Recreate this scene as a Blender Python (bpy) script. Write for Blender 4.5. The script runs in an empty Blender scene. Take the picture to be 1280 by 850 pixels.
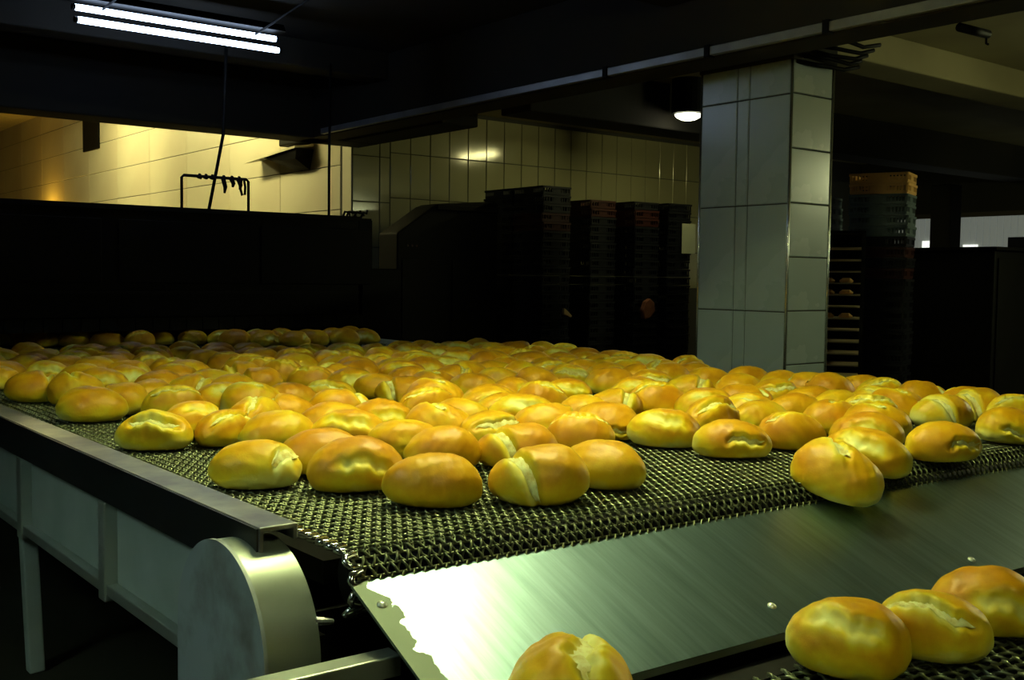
import bpy, math, random
import numpy as np
from mathutils import Vector, Matrix

S = 1.4            # metres per layout unit
C = bpy.context.scene.collection
scn = bpy.context.scene

# ------------------------------------------------------------------ camera
CAM_Z = 0.32
cam_d = bpy.data.cameras.new('camera'); cam = bpy.data.objects.new('camera', cam_d); C.objects.link(cam)
F_PX = 1339.3
cam_d.sensor_fit = 'HORIZONTAL'; cam_d.sensor_width = 36.0; cam_d.lens = 36.0*F_PX/1280.0
cam_d.clip_start = 0.02; cam_d.clip_end = 100
_u = Vector((-1065, 90, -F_PX)).normalized(); _v = Vector((1689, 57, -F_PX)).normalized()
_v = (_v - _u*_u.dot(_v)).normalized(); _z = _v.cross(_u)
cam.matrix_world = Matrix(((_v.x,_v.y,_v.z,0),(_u.x,_u.y,_u.z,0),(_z.x,_z.y,_z.z,CAM_Z*S),(0,0,0,1)))
scn.camera = cam

# ------------------------------------------------------------------ world and exposure
w = bpy.data.worlds.new('world'); scn.world = w; w.use_nodes = True
w.node_tree.nodes['Background'].inputs[0].default_value = (0.5, 0.6, 0.5, 1)
w.node_tree.nodes['Background'].inputs[1].default_value = 0.0005
vs = scn.view_settings
vs.view_transform = 'Standard'; vs.look = 'None'; vs.gamma = 1.0; vs.use_curve_mapping = False
vs.exposure = 0.0
# brightness of the fluorescent tubes (one entry for each fixture, used by its builder below)
KEY_COL = (0.96, 1.0, 0.42); KEY_E = 165.0
COOL_COL = (0.55, 0.72, 1.0); COOL_E = 13.0
WARM_COL = (0.98, 0.88, 0.36)
# ------------------------------------------------------------------ helpers
def mk(name, base=(.5,.5,.5), rough=.5, metal=0.0, noise=None, bump=None, spec=.5, emit=None, estr=0, aniso=0):
    """procedural material; noise=(scale, other_colour, amount), bump=(scale, strength)"""
    m = bpy.data.materials.new(name); m.use_nodes = True
    nt = m.node_tree; b = nt.nodes['Principled BSDF']
    b.inputs['Base Color'].default_value = (*base, 1); b.inputs['Roughness'].default_value = rough
    b.inputs['Metallic'].default_value = metal; b.inputs['Specular IOR Level'].default_value = spec
    b.inputs['Anisotropic'].default_value = aniso
    if emit:
        b.inputs['Emission Color'].default_value = (*emit, 1); b.inputs['Emission Strength'].default_value = estr
    tc = nt.nodes.new('ShaderNodeTexCoord')
    if noise:
        sc, col, amt = noise
        n = nt.nodes.new('ShaderNodeTexNoise'); n.inputs['Scale'].default_value = sc; n.inputs['Detail'].default_value = 6
        r = nt.nodes.new('ShaderNodeValToRGB'); r.color_ramp.elements[0].position = .5-.22*amt; r.color_ramp.elements[1].position = .78
        r.color_ramp.elements[0].color = (*base, 1); r.color_ramp.elements[1].color = (*col, 1)
        nt.links.new(tc.outputs['Object'], n.inputs['Vector']); nt.links.new(n.outputs['Fac'], r.inputs[0])
        nt.links.new(r.outputs[0], b.inputs['Base Color'])
        mr = nt.nodes.new('ShaderNodeMapRange'); mr.inputs['To Min'].default_value = max(.02, rough-.08); mr.inputs['To Max'].default_value = min(1, rough+.1)
        nt.links.new(n.outputs['Fac'], mr.inputs['Value']); nt.links.new(mr.outputs[0], b.inputs['Roughness'])
    if bump:
        n2 = nt.nodes.new('ShaderNodeTexNoise'); n2.inputs['Scale'].default_value = bump[0]; n2.inputs['Detail'].default_value = 5
        bp = nt.nodes.new('ShaderNodeBump'); bp.inputs['Strength'].default_value = bump[1]; bp.inputs['Distance'].default_value = .01
        nt.links.new(tc.outputs['Object'], n2.inputs['Vector']); nt.links.new(n2.outputs['Fac'], bp.inputs['Height'])
        nt.links.new(bp.outputs[0], b.inputs['Normal'])
    return m

class G:
    """a bag of vertices and faces in layout units"""
    def __init__(s): s.v = []; s.f = []
    def add(s, vs, fs):
        o = len(s.v); s.v += [tuple(p) for p in vs]; s.f += [tuple(i+o for i in f) for f in fs]; return s
    def box(s, x0, x1, y0, y1, z0, z1):
        return s.add([(x0,y0,z0),(x1,y0,z0),(x1,y1,z0),(x0,y1,z0),(x0,y0,z1),(x1,y0,z1),(x1,y1,z1),(x0,y1,z1)],
                     [(3,2,1,0),(4,5,6,7),(0,1,5,4),(1,2,6,5),(2,3,7,6),(3,0,4,7)])
    def hexa(s, p):   # 8 corners: bottom four, top four
        return s.add(p, [(3,2,1,0),(4,5,6,7),(0,1,5,4),(1,2,6,5),(2,3,7,6),(3,0,4,7)])
    def bar(s, a, b, wx, wz):   # straight bar of rectangular section
        a = Vector(a); b = Vector(b); t = (b-a).normalized()
        up = Vector((0,0,1)) if abs(t.z) < .9 else Vector((0,1,0))
        n = t.cross(up).normalized(); u = n.cross(t)
        c = []
        for q in (a, b):
            for sx, sz in ((-1,-1),(1,-1),(1,1),(-1,1)): c.append(q + n*wx*.5*sx + u*wz*.5*sz)
        return s.add(c, [(3,2,1,0),(4,5,6,7),(0,1,5,4),(1,2,6,5),(2,3,7,6),(3,0,4,7)])
    def tube(s, pts, r, n=8, cap=True):
        pts = [Vector(p) for p in pts]; rs = r if isinstance(r, (list, tuple)) else [r]*len(pts)
        vs = []; fs = []; up = None
        for i, p in enumerate(pts):
            t = (pts[min(i+1, len(pts)-1)] - pts[max(i-1, 0)]).normalized()
            if up is None: up = Vector((0,0,1)) if abs(t.z) < .9 else Vector((1,0,0))
            a = t.cross(up).normalized(); up = a.cross(t).normalized()
            for k in range(n):
                th = 2*math.pi*k/n; vs.append(p + (a*math.cos(th) + up*math.sin(th))*rs[i])
        for i in range(len(pts)-1):
            for k in range(n):
                k2 = (k+1) % n; fs.append((i*n+k, i*n+k2, (i+1)*n+k2, (i+1)*n+k))
        if cap: fs.append(tuple(range(n-1,-1,-1))); fs.append(tuple(range((len(pts)-1)*n, len(pts)*n)))
        return s.add(vs, fs)
    def prism_x(s, prof, x0, x1):   # profile in (y,z), extruded along x
        n = len(prof); vs = [(x0,y,z) for y,z in prof] + [(x1,y,z) for y,z in prof]
        fs = [tuple(range(n-1,-1,-1)), tuple(range(n,2*n))] + [(i,(i+1)%n,(i+1)%n+n,i+n) for i in range(n)]
        return s.add(vs, fs)
    def prism_y(s, prof, y0, y1):   # profile in (x,z), extruded along y
        n = len(prof); vs = [(x,y0,z) for x,z in prof] + [(x,y1,z) for x,z in prof]
        fs = [tuple(range(n)), tuple(range(2*n-1,n-1,-1))] + [((i+1)%n,i,i+n,(i+1)%n+n) for i in range(n)]
        return s.add(vs, fs)

def mesh_from(name, g, org=(0,0,0), smooth=False):
    me = bpy.data.meshes.new(name)
    me.from_pydata([((x-org[0])*S, (y-org[1])*S, (z-org[2])*S) for x,y,z in g.v], [], g.f)
    me.update()
    if smooth: me.polygons.foreach_set('use_smooth', [True]*len(me.polygons))
    return me

def put(name, g, mat, parent=None, org=None, smooth=False, bevel=0):
    """one mesh object from layout geometry; children share their root's origin"""
    if parent is not None: o_org = tuple(parent['_org'])
    else: o_org = org or (0,0,0)
    me = g if isinstance(g, bpy.types.Mesh) else mesh_from(name, g, o_org, smooth)
    if mat and not me.materials: me.materials.append(mat)
    o = bpy.data.objects.new(name, me); C.objects.link(o)
    if parent is not None: o.parent = parent
    else: o.location = [c*S for c in o_org]
    o['_org'] = o_org
    if bevel:
        b = o.modifiers.new('bevel', 'BEVEL'); b.width = bevel*S; b.segments = 2; b.limit_method = 'ANGLE'
    if smooth == 'auto': me.set_sharp_from_angle(angle=math.radians(35))
    return o
def tag(o, label=None, cat=None, group=None, kind=None):
    if label: o['label'] = label
    if cat: o['category'] = cat
    if group: o['group'] = group
    if kind: o['kind'] = kind
    return o
def empty(name, org, label=None, cat=None, group=None, kind=None):
    o = bpy.data.objects.new(name, None); C.objects.link(o); o.location = [c*S for c in org]; o['_org'] = tuple(org)
    o.empty_display_size = .1
    return tag(o, label, cat, group, kind)

# ------------------------------------------------------------------ materials
M = {}
M['tile']   = mk('glazed_tile', (.34,.33,.20), .09, noise=(1.3,(.27,.27,.16),.8))
M['ptile']  = mk('pillar_tile', (.43,.53,.58), .25, noise=(2.0,(.39,.48,.52),.8))  # blue tint puts bluish lamp light into the tile colour
M['grout']  = mk('grout', (.05,.05,.045), .9)
M['cwall']  = mk('corridor_panel', (.66,.62,.46), .45, noise=(.8,(.54,.48,.34),.9), bump=(4,.05))
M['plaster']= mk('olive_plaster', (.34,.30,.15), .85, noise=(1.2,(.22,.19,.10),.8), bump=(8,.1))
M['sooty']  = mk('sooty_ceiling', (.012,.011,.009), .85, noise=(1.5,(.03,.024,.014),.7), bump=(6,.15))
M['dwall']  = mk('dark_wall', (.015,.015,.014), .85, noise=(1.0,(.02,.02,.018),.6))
M['floor']  = mk('greasy_floor', (.010,.010,.006), .65, noise=(2.5,(.022,.020,.010),.8), spec=.2, bump=(5,.2))
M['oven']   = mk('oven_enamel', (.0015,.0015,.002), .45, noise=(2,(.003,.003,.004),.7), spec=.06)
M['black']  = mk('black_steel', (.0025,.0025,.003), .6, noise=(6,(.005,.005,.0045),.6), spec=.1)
M['steel']  = mk('dull_stainless', (.44,.48,.44), .42, .75, noise=(5,(.33,.37,.33),.7), bump=(30,.04))
M['panel']  = mk('grey_side_panel', (.40,.46,.42), .5, .2, noise=(4,(.28,.34,.30),.8), bump=(14,.05))
M['rail']   = mk('greasy_rail', (.14,.15,.18), .36, .7, noise=(12,(.42,.43,.36),.5), bump=(20,.06))
M['wire']   = mk('belt_wire', (.20,.22,.13), .40, .85)
M['wirelow']= mk('belt_wire_worn', (.26,.29,.19), .42, .8)
M['trim']   = mk('corner_trim', (.7,.74,.74), .25, .9)
M['crate_o']= mk('orange_plastic', (.85,.50,.16), .5, noise=(6,(.70,.40,.12),.6))
M['crate_b']= mk('grey_blue_plastic', (.13,.19,.20), .45, noise=(6,(.07,.10,.11),.6))
M['crate_d']= mk('black_plastic', (.006,.007,.010), .42, spec=.25)
M['crate_r']= mk('dark_red_plastic', (.035,.008,.006), .45, spec=.25)
M['tube_w'] = mk('lamp_tube_cool', (.9,.9,.9), .4, emit=COOL_COL, estr=COOL_E)
M['pan']    = mk('lamp_pan', (.75,.78,.82), .35)

def bread_mat(name, split=False):
    m = bpy.data.materials.new(name); m.use_nodes = True; nt = m.node_tree; L = nt.links.new
    b = nt.nodes['Principled BSDF']; N = nt.nodes.new
    tc = N('ShaderNodeTexCoord'); oi = N('ShaderNodeObjectInfo')
    off = N('ShaderNodeVectorMath'); off.operation = 'ADD'
    sc = N('ShaderNodeVectorMath'); sc.operation = 'SCALE'; sc.inputs[0].default_value = (7,3,5)
    L(oi.outputs['Random'], sc.inputs['Scale']); L(tc.outputs['Object'], off.inputs[0]); L(sc.outputs[0], off.inputs[1])
    n = N('ShaderNodeTexNoise'); n.inputs['Scale'].default_value = 11; n.inputs['Detail'].default_value = 5; n.inputs['Roughness'].default_value = .6
    L(off.outputs[0], n.inputs['Vector'])
    n2 = N('ShaderNodeTexNoise'); n2.inputs['Scale'].default_value = 60; n2.inputs['Detail'].default_value = 4
    L(off.outputs[0], n2.inputs['Vector'])
    if split:
        r = N('ShaderNodeValToRGB'); e = r.color_ramp.elements
        e[0].position = .3; e[0].color = (.66,.52,.10,1); e[1].position = .62; e[1].color = (.90,.90,.42,1)
        L(n2.outputs['Fac'], r.inputs[0]); L(r.outputs[0], b.inputs['Base Color'])
        b.inputs['Roughness'].default_value = .75
        bp = N('ShaderNodeBump'); bp.inputs['Strength'].default_value = .6; bp.inputs['Distance'].default_value = .004
        L(n2.outputs['Fac'], bp.inputs['Height']); L(bp.outputs[0], b.inputs['Normal'])
        return m
    at = N('ShaderNodeAttribute'); at.attribute_name = 'pale'
    # pale + noise + per-roll bake -> ramp from well browned to floury pale
    a1 = N('ShaderNodeMath'); a1.operation = 'MULTIPLY_ADD'; a1.inputs[1].default_value = 1.1; a1.inputs[2].default_value = -.60
    L(n.outputs['Fac'], a1.inputs[0])
    a2 = N('ShaderNodeMath'); a2.operation = 'ADD'; L(at.outputs['Fac'], a2.inputs[0]); L(a1.outputs[0], a2.inputs[1])
    a3 = N('ShaderNodeMath'); a3.operation = 'MULTIPLY_ADD'; a3.inputs[1].default_value = .26; a3.inputs[2].default_value = -.13
    L(oi.outputs['Random'], a3.inputs[0])
    a4 = N('ShaderNodeMath'); a4.operation = 'ADD'; L(a2.outputs[0], a4.inputs[0]); L(a3.outputs[0], a4.inputs[1])
    r = N('ShaderNodeValToRGB'); e = r.color_ramp.elements
    e[0].position = .0; e[0].color = (.58,.25,.003,1); e[1].position = 1.0; e[1].color = (.84,.86,.30,1)
    k = e.new(.28); k.color = (.72,.385,.003,1)
    k = e.new(.58); k.color = (.80,.60,.015,1)
    L(a4.outputs[0], r.inputs[0]); L(r.outputs[0], b.inputs['Base Color'])
    mr = N('ShaderNodeMapRange'); mr.inputs['To Min'].default_value = .34; mr.inputs['To Max'].default_value = .58
    L(n.outputs['Fac'], mr.inputs['Value']); L(mr.outputs[0], b.inputs['Roughness'])
    b.inputs['Specular IOR Level'].default_value = .38
    bp = N('ShaderNodeBump'); bp.inputs['Strength'].default_value = .22; bp.inputs['Distance'].default_value = .004
    L(n2.outputs['Fac'], bp.inputs['Height']); L(bp.outputs[0], b.inputs['Normal'])
    return m
M['bread'] = bread_mat('bread_crust'); M['crumb'] = bread_mat('bread_split_crumb', True)

def chute_mat():
    m = bpy.data.materials.new('brushed_stainless'); m.use_nodes = True; nt = m.node_tree; L = nt.links.new; N = nt.nodes.new
    b = nt.nodes['Principled BSDF']; b.inputs['Metallic'].default_value = 1
    tc = N('ShaderNodeTexCoord')
    # brushing streaks run down the slope
    mp = N('ShaderNodeMapping'); mp.inputs['Scale'].default_value = (34, 1.6, 1.6); mp.inputs['Rotation'].default_value = (0,0,math.radians(10))
    n = N('ShaderNodeTexNoise'); n.inputs['Scale'].default_value = 1.6; n.inputs['Detail'].default_value = 6; n.inputs['Roughness'].default_value = .65
    L(tc.outputs['Object'], mp.inputs[0]); L(mp.outputs[0], n.inputs['Vector'])
    n3 = N('ShaderNodeTexNoise'); n3.inputs['Scale'].default_value = 4.5; n3.inputs['Detail'].default_value = 4
    L(tc.outputs['Object'], n3.inputs['Vector'])
    r = N('ShaderNodeValToRGB'); e = r.color_ramp.elements
    e[0].position = .25; e[0].color = (.20,.31,.34,1); e[1].position = .75; e[1].color = (.36,.52,.58,1)  # cyan tint puts a cool lamp's reflection into the steel colour
    L(n.outputs['Fac'], r.inputs[0])
    # ragged dull border at the free left edge with higher roughness
    sx = N('ShaderNodeSeparateXYZ'); L(tc.outputs['Object'], sx.inputs[0])
    nn = N('ShaderNodeTexNoise'); nn.inputs['Scale'].default_value = 16; nn.inputs['Detail'].default_value = 6
    L(tc.outputs['Object'], nn.inputs['Vector'])
    ed = N('ShaderNodeMath'); ed.operation = 'MULTIPLY_ADD'; ed.inputs[1].default_value = .11; L(nn.outputs['Fac'], ed.inputs[0]); L(sx.outputs['X'], ed.inputs[2])
    gt = N('ShaderNodeMath'); gt.operation = 'LESS_THAN'; gt.inputs[1].default_value = .082; L(ed.outputs[0], gt.inputs[0])
    mx = N('ShaderNodeMix'); mx.data_type = 'RGBA'; L(gt.outputs[0], mx.inputs['Factor']); L(r.outputs[0], mx.inputs['A']); mx.inputs['B'].default_value = (.20,.24,.19,1)
    L(mx.outputs['Result'], b.inputs['Base Color'])
    mr = N('ShaderNodeMapRange'); mr.inputs['To Min'].default_value = .31; mr.inputs['To Max'].default_value = .42; L(n.outputs['Fac'], mr.inputs['Value'])
    m2 = N('ShaderNodeMix'); m2.data_type = 'FLOAT'; L(gt.outputs[0], m2.inputs['Factor']); L(mr.outputs[0], m2.inputs['A']); m2.inputs['B'].default_value = .7
    L(m2.outputs['Result'], b.inputs['Roughness'])
    bp = N('ShaderNodeBump'); bp.inputs['Strength'].default_value = .05; bp.inputs['Distance'].default_value = .004
    L(n.outputs['Fac'], bp.inputs['Height']); L(bp.outputs[0], b.inputs['Normal'])
    return m
M['chute'] = chute_mat()

# ------------------------------------------------------------------ the room
FZ = -.48; CZ = 1.50; YB = 6.0; XC = 3.455
X0, X1, Y0R = -1.6, 9.0, -1.6
tag(put('floor', G().box(X0,X1,Y0R,16,FZ-.05,FZ), M['floor']), 'dark greasy bakery floor under the conveyors', kind='structure')
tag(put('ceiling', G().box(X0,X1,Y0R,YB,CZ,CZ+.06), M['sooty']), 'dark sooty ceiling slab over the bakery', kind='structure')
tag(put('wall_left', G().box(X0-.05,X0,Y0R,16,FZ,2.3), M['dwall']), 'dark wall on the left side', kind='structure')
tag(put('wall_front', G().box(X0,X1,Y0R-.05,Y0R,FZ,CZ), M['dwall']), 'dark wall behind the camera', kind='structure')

# tiles: one shared mesh for each size
_tiles = {}
def tile_mesh(wd, ht, axis, mat, th=.006):
    k = (round(wd,4), round(ht,4), axis, mat.name)
    if k not in _tiles:
        g = G(); b = .0025
        a, c = wd/2-.0022, ht/2-.0022
        prof = [(-a,-c),(a,-c),(a,c),(-a,c)]; inn = [(-a+b,-c+b),(a-b,-c+b),(a-b,c-b),(-a+b,c-b)]
        if axis == 'y': f3 = lambda p, d: (p[0], -d, p[1])      # faces -y
        else:           f3 = lambda p, d: (-d, -p[0], p[1])     # faces -x
        v = [f3(p, -.004) for p in prof] + [f3(p, th-b) for p in prof] + [f3(p, th) for p in inn]
        f = [(0,1,5,4),(1,2,6,5),(2,3,7,6),(3,0,4,7),(4,5,9,8),(5,6,10,9),(6,7,11,10),(7,4,8,11),(8,9,10,11)]
        g.add(v, f); me = mesh_from('tile', g); me.materials.append(mat); _tiles[k] = me
    return _tiles[k]
def tile_at(parent, me, p, org):
    o = bpy.data.objects.new('tile', me); C.objects.link(o); o.parent = parent
    o.location = [(p[i]-org[i])*S for i in range(3)]; return o

# back wall, tiled above the trays
wb = tag(put('wall_back', G().box(XC,X1,YB,YB+.12,FZ,CZ), M['grout']), 'back wall of tall glazed tiles behind the tray stacks', kind='structure')
wb['_org'] = (0,0,0)
TW, TH = .1565, .291
xs = 3.735
for i in range(22):
    for k in range(-4, 3):
        z = 1.125 - TH/2 + k*TH*1.0 + TH
        if z+TH/2 > CZ or z < .3: continue
        tile_at(wb, tile_mesh(TW, TH, 'y', M['tile']), (xs+TW/2+i*TW, YB, z), (0,0,0))
for k in range(-4, 3):     # the wider pier tiles at the corner
    z = 1.09 - TH/2 + k*TH + TH
    if z+TH/2 > CZ or z < .1: continue
    tile_at(wb, tile_mesh(.20, TH, 'y', M['tile']), (XC+.10, YB, z), (0,0,0))
    tile_at(wb, tile_mesh(.078, TH, 'y', M['tile']), (XC+.20+.04, YB, z), (0,0,0))
# corridor wall running deep behind the oven
wc = tag(put('wall_right', G().box(XC,XC+.12,YB+.12,16,FZ,2.25), M['grout']), 'yellow-lit panelled wall running deep behind the oven', kind='structure')
CW, CH = .86, .285
for i in range(12):
    for k in range(0, 7):
        z = .18 + CH*(k+.5)
        tile_at(wc, tile_mesh(CW, CH, 'x', M['cwall'], .004), (XC, YB+.12+.02+CW*(i+.5), z), (0,0,0))
tile_at(wc, tile_mesh(.12, 1.6, 'x', M['cwall'], .004), (XC, YB+.06, .5), (0,0,0))
cc = tag(put('ceiling_corridor', G().box(X0,XC,YB,16,2.13,2.2), M['plaster']), 'boarded ceiling of the oven corridor', kind='structure')
for i in range(12):
    y = 9.5+i*.5
    put('board', G().box(X0+.02,XC,y+.008,y+.492,2.115,2.13), M['cwall'], cc)
tag(put('wall_end', G().box(X0,XC,16,16.1,FZ,2.3), M['cwall']), 'end wall of the oven corridor', kind='structure')
# dark lintel across the corridor mouth and the other beams
tag(put('trim_1', G().box(X0,XC+.05,YB-.25,YB,1.135,CZ), M['sooty'], bevel=.01), 'sooty lintel beam over the oven', kind='structure')
tag(put('trim_2', G().box(3.04,3.215,Y0R,5.99,1.135,CZ), M['sooty'], bevel=.008), 'long sooty ceiling beam beside the pillar', kind='structure')
tag(put('trim_3', G().box(3.26,3.50,4.72,5.74,1.135,CZ), M['sooty'], bevel=.008), 'dark boxed duct below the ceiling', kind='structure')
for y in (1.2, 2.75, 4.9):
    tag(put('trim_4', G().box(X0,3.04,y,y+.16,1.36,CZ), M['sooty'], bevel=.008), 'sooty cross beam under the ceiling', kind='structure')
# ceiling bay right of the beam: paler plaster with its own cross beams
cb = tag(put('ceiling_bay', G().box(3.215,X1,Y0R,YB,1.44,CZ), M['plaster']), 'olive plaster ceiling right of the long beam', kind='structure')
put('beam', G().box(3.215,X1,2.80,3.02,1.30,1.44), M['plaster'], cb, bevel=.008)
put('beam', G().box(3.215,X1,.6,.82,1.30,1.44), M['plaster'], cb, bevel=.008)
put('beam', G().box(3.52,X1,4.3,4.55,1.18,1.44), M['sooty'], cb, bevel=.008)

# tiled pillar
PX, PY, PW, PL = 3.293, 2.5, .253, .437
pil = tag(empty('pillar', (PX+PW/2,PY+PL/2,FZ), 'grey tiled square pillar standing beyond the conveyor', 'pillar', kind='structure'))
porg = tuple(pil['_org'])
put('core', G().box(PX+.004,PX+PW-.004,PY+.004,PY+PL-.004,FZ,1.44), M['grout'], pil)
PT = .2025
for k in range(-6, 5):
    z = .614 - PT/2 + k*PT
    if z-PT/2 < FZ: continue
    tile_at(pil, tile_mesh(PW-.012, PT, 'y', M['ptile']), (PX+PW/2, PY+.004, z), porg)
for k in range(-3, 3):
    z = .610 - PT + k*2*PT
    if z+PT > 1.44 or z-PT < FZ-.2: continue
    for a, b in ((PY+.004,2.695),(2.695,2.754),(2.754,PY+PL-.002)):
        tile_at(pil, tile_mesh(b-a, 2*PT, 'x', M['ptile']), (PX+.004, (a+b)/2, z), porg)
for (x, y) in ((PX,PY),(PX,PY+PL),(PX+PW,PY)):
    put('corner_trim', G().tube([(x,y,FZ),(x,y,1.14)], .0055, 8), M['trim'], pil, smooth=True)
put('capital', G().box(PX-.01,PX+PW+.01,PY-.012,PY+PL+.01,1.14,1.30), M['sooty'], pil, bevel=.006)
# bundle of old cables and pipes jammed above the pillar
cbn = empty('cable_bundle', (PX+.2,PY-.05,1.14), 'bundle of dark cables above the pillar top', 'cables')
rnd = random.Random(3)
for i in range(5):
    y = PY-.03-.02*i; z = 1.135+.018*i
    put('cable', G().tube([(PX+.02+.02*i,y+.03,z),(PX+.13,y,z+.012*rnd.uniform(-1,1)),(PX+.25+.03*rnd.random(),y-.01,z-.006),(PX+.31+.05*rnd.random(),y-.03,z+.01)], .008, 7), M['black'], cbn, smooth=True)
# conduit along the long beam
cd = empty('conduit', (3.03,2,1.12), 'grey conduit strip running along the long ceiling beam', 'conduit')
M['conduit'] = mk('conduit_grey', (.38,.40,.44), .4, .3, noise=(6,(.25,.26,.28),.7))
for a, b in ((-.5,2.15),(2.17,2.66),(2.68,3.2),(3.22,5.6)):
    put('strip', G().box(3.015,3.04,a,b,1.14,1.172), M['conduit'], cd, bevel=.003)
for y in (2.16,2.67,3.21):
    put('clamp', G().box(3.010,3.045,y-.012,y+.012,1.134,1.178), M['black'], cd)
pb = empty('pipe_stub', (3.3,1.75,1.15), 'short dark pipe stub sticking out of the long beam', 'pipe')
put('pipe', G().tube([(3.2,1.80,1.12),(3.34,1.78,1.115)], .014, 10), M['black'], pb, smooth=True)
put('hook', G().tube([(3.33,1.78,1.11),(3.33,1.78,1.085),(3.325,1.77,1.08)], .004, 6), M['black'], pb, smooth=True)

# far right: wall with ribbed siding, its lit look put in as a weak glow
wr = tag(put('wall_far_right', G().box(X1,X1+.1,Y0R,YB,FZ,CZ).box(X1-.02,X1,Y0R,YB,.93,1.44), M['dwall']), 'dark wall on the far right', kind='structure')
M['strip_frame'] = mk('strip_frame_dark', (.05,.04,.03), .6)
M['pane'] = mk('glowing_siding', (.35,.36,.34), .4, emit=(.70,.78,.70), estr=.14)  # glow added to make the wall siding look lit
M['paneb'] = mk('clear_pane', (.5,.5,.5), .4, emit=(.95,1.0,.9), estr=1.1)
wn = tag(empty('glow_strip', (X1,4.4,.4), 'long ribbed wall strip with added glow on the right', kind='structure'))
put('frame', G().box(X1-.05,X1,3.4,5.75,.90,.94).box(X1-.05,X1,3.4,5.75,.27,.31), M['strip_frame'], wn)
for i in range(38):
    y = 3.44+i*.06
    put('pane', G().box(X1-.03,X1-.02,y+.003,y+.057,.31,.90), M['pane'], wn)
put('lower_pane', G().box(X1-.045,X1-.032,4.80,4.93,.58,.66), M['paneb'], wn)
put('lower_pane', G().box(X1-.045,X1-.032,5.07,5.32,.58,.70), M['paneb'], wn)
dp = tag(put('dark_post', G().box(7.4,7.56,4.18,4.34,FZ,1.05), M['black'], bevel=.01), 'dark steel post beside the glowing wall strip', 'post')

# ------------------------------------------------------------------ fluorescent fixtures
def fixture(p0, p1, label, col, e, gap=.12, dz=.0, drop=None, name='fluorescent_lamp', straps=True, top=None, skirt=0, rt=.0105, pan=True, pz=0):
    p0 = Vector(p0); p1 = Vector(p1); d = (p1-p0).normalized(); s = Vector((0,0,1)).cross(d).normalized()
    c = (p0+p1)/2; o = empty(name, tuple(c), label, 'lamp', 'fluorescent lamps')
    m = mk('lamp_tube', (.9,.9,.9), .4, emit=col, estr=e)
    hgt = drop or .06
    # pan (housing) above the tubes
    g = G()
    for q in (-1, 1):
        pass
    a = p0-d*.02; b = p1+d*.02; wd = gap/2+.03
    v = []
    for q in (a, b):
        for sx, sz in ((-wd,.018),(wd,.018),(wd*.55,.05),(-wd*.55,.05)): v.append(tuple(q + s*sx + Vector((0,0,sz+pz))))
    g.hexa([v[0],v[1],v[5],v[4],v[3],v[2],v[6],v[7]])
    if pan: put('housing', g, M['pan'] if skirt else M['black'], o)
    else: put('batten', G().bar(p0+Vector((0,0,.03)), p1+Vector((0,0,.03)), .03, .02), M['pan'], o)
    if skirt:  # side skirts added to cut lamp light off distant surfaces
        for q in (-1, 1):
            e0 = a + s*wd*q; e1 = b + s*wd*q; k = s*.03*q
            put('cutoff_skirt', G().hexa([tuple(e0+k-Vector((0,0,skirt))),tuple(e1+k-Vector((0,0,skirt))),tuple(e1+k*1.2-Vector((0,0,skirt))),tuple(e0+k*1.2-Vector((0,0,skirt))),
                tuple(e0+Vector((0,0,.02))),tuple(e1+Vector((0,0,.02))),tuple(e1+k*.2+Vector((0,0,.02))),tuple(e0+k*.2+Vector((0,0,.02)))]), M['pan'], o)
    for q in (-1, 1):
        off = s*(gap/2*q) + Vector((0,0,dz*q))
        t = put('tube', G().tube([p0+off, p1+off], rt, 10), m, o, smooth=False)
        for en in (p0, p1):
            put('tube_cap', G().tube([en+off-d*.012, en+off+d*.012], .0125, 10), M['black'], o)
    if straps:
        for k in (.12, .88):
            q = p0.lerp(p1, k)
            put('hanger', G().tube([q+Vector((0,0,.03)), q+(Vector((.10,-.55,CZ-q.z)) if top is None else Vector((0,0,top-q.z)))], .005, 6), M['black'], o)
    return o
fixture((1.30,4.40,1.334),(2.155,4.40,1.334), 'fluorescent lamp glowing blue-white below the dark ceiling, with an added glowing upper tube', COOL_COL, COOL_E, gap=.03, dz=.027, rt=.0125, pz=.035)  # upper tube stands in for light on the batten underside
fixture((.76,1.50,1.25),(1.60,1.50,1.25), 'twin tube fluorescent lamp hanging over the conveyor end', KEY_COL, KEY_E, gap=.12, skirt=.12, top=CZ)
fixture((-.10,-.35,1.22),(.75,-.35,1.22), 'added unseen tube lamp brightening the roll fronts', (.94,1.0,.46), 48, gap=.12, skirt=.10, top=CZ)  # unseen fill lamp added to brighten the fronts of the rolls
fixture((5.3,5.12,1.325),(5.3,4.60,1.325), 'tube lamp shining on the back wall tiles behind the beam', (1,.93,.38), 85, gap=.04, top=1.44)
fixture((6.2,.7,1.0),(6.2,1.55,1.0), 'twin tube fluorescent lamp in the right hand bay', (.95,1,.50), 160, gap=.12, top=1.44, pan=False)
fixture((-1.35,1.30,1.20),(-.50,1.30,1.20), 'added unseen tube lamp brightening the side panels from the left', (.66,.94,.78), 70, gap=.12, skirt=.10, top=CZ)  # unseen fill lamp added to brighten the conveyor's left side
for y in (7.0, 9.4):
    fixture((2.4,y,1.9),(2.4,y+.85,1.9), 'near tube lamp high in the oven corridor' if y < 8 else 'far tube lamp high in the oven corridor', WARM_COL, 270, gap=.12, top=2.13)
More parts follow.
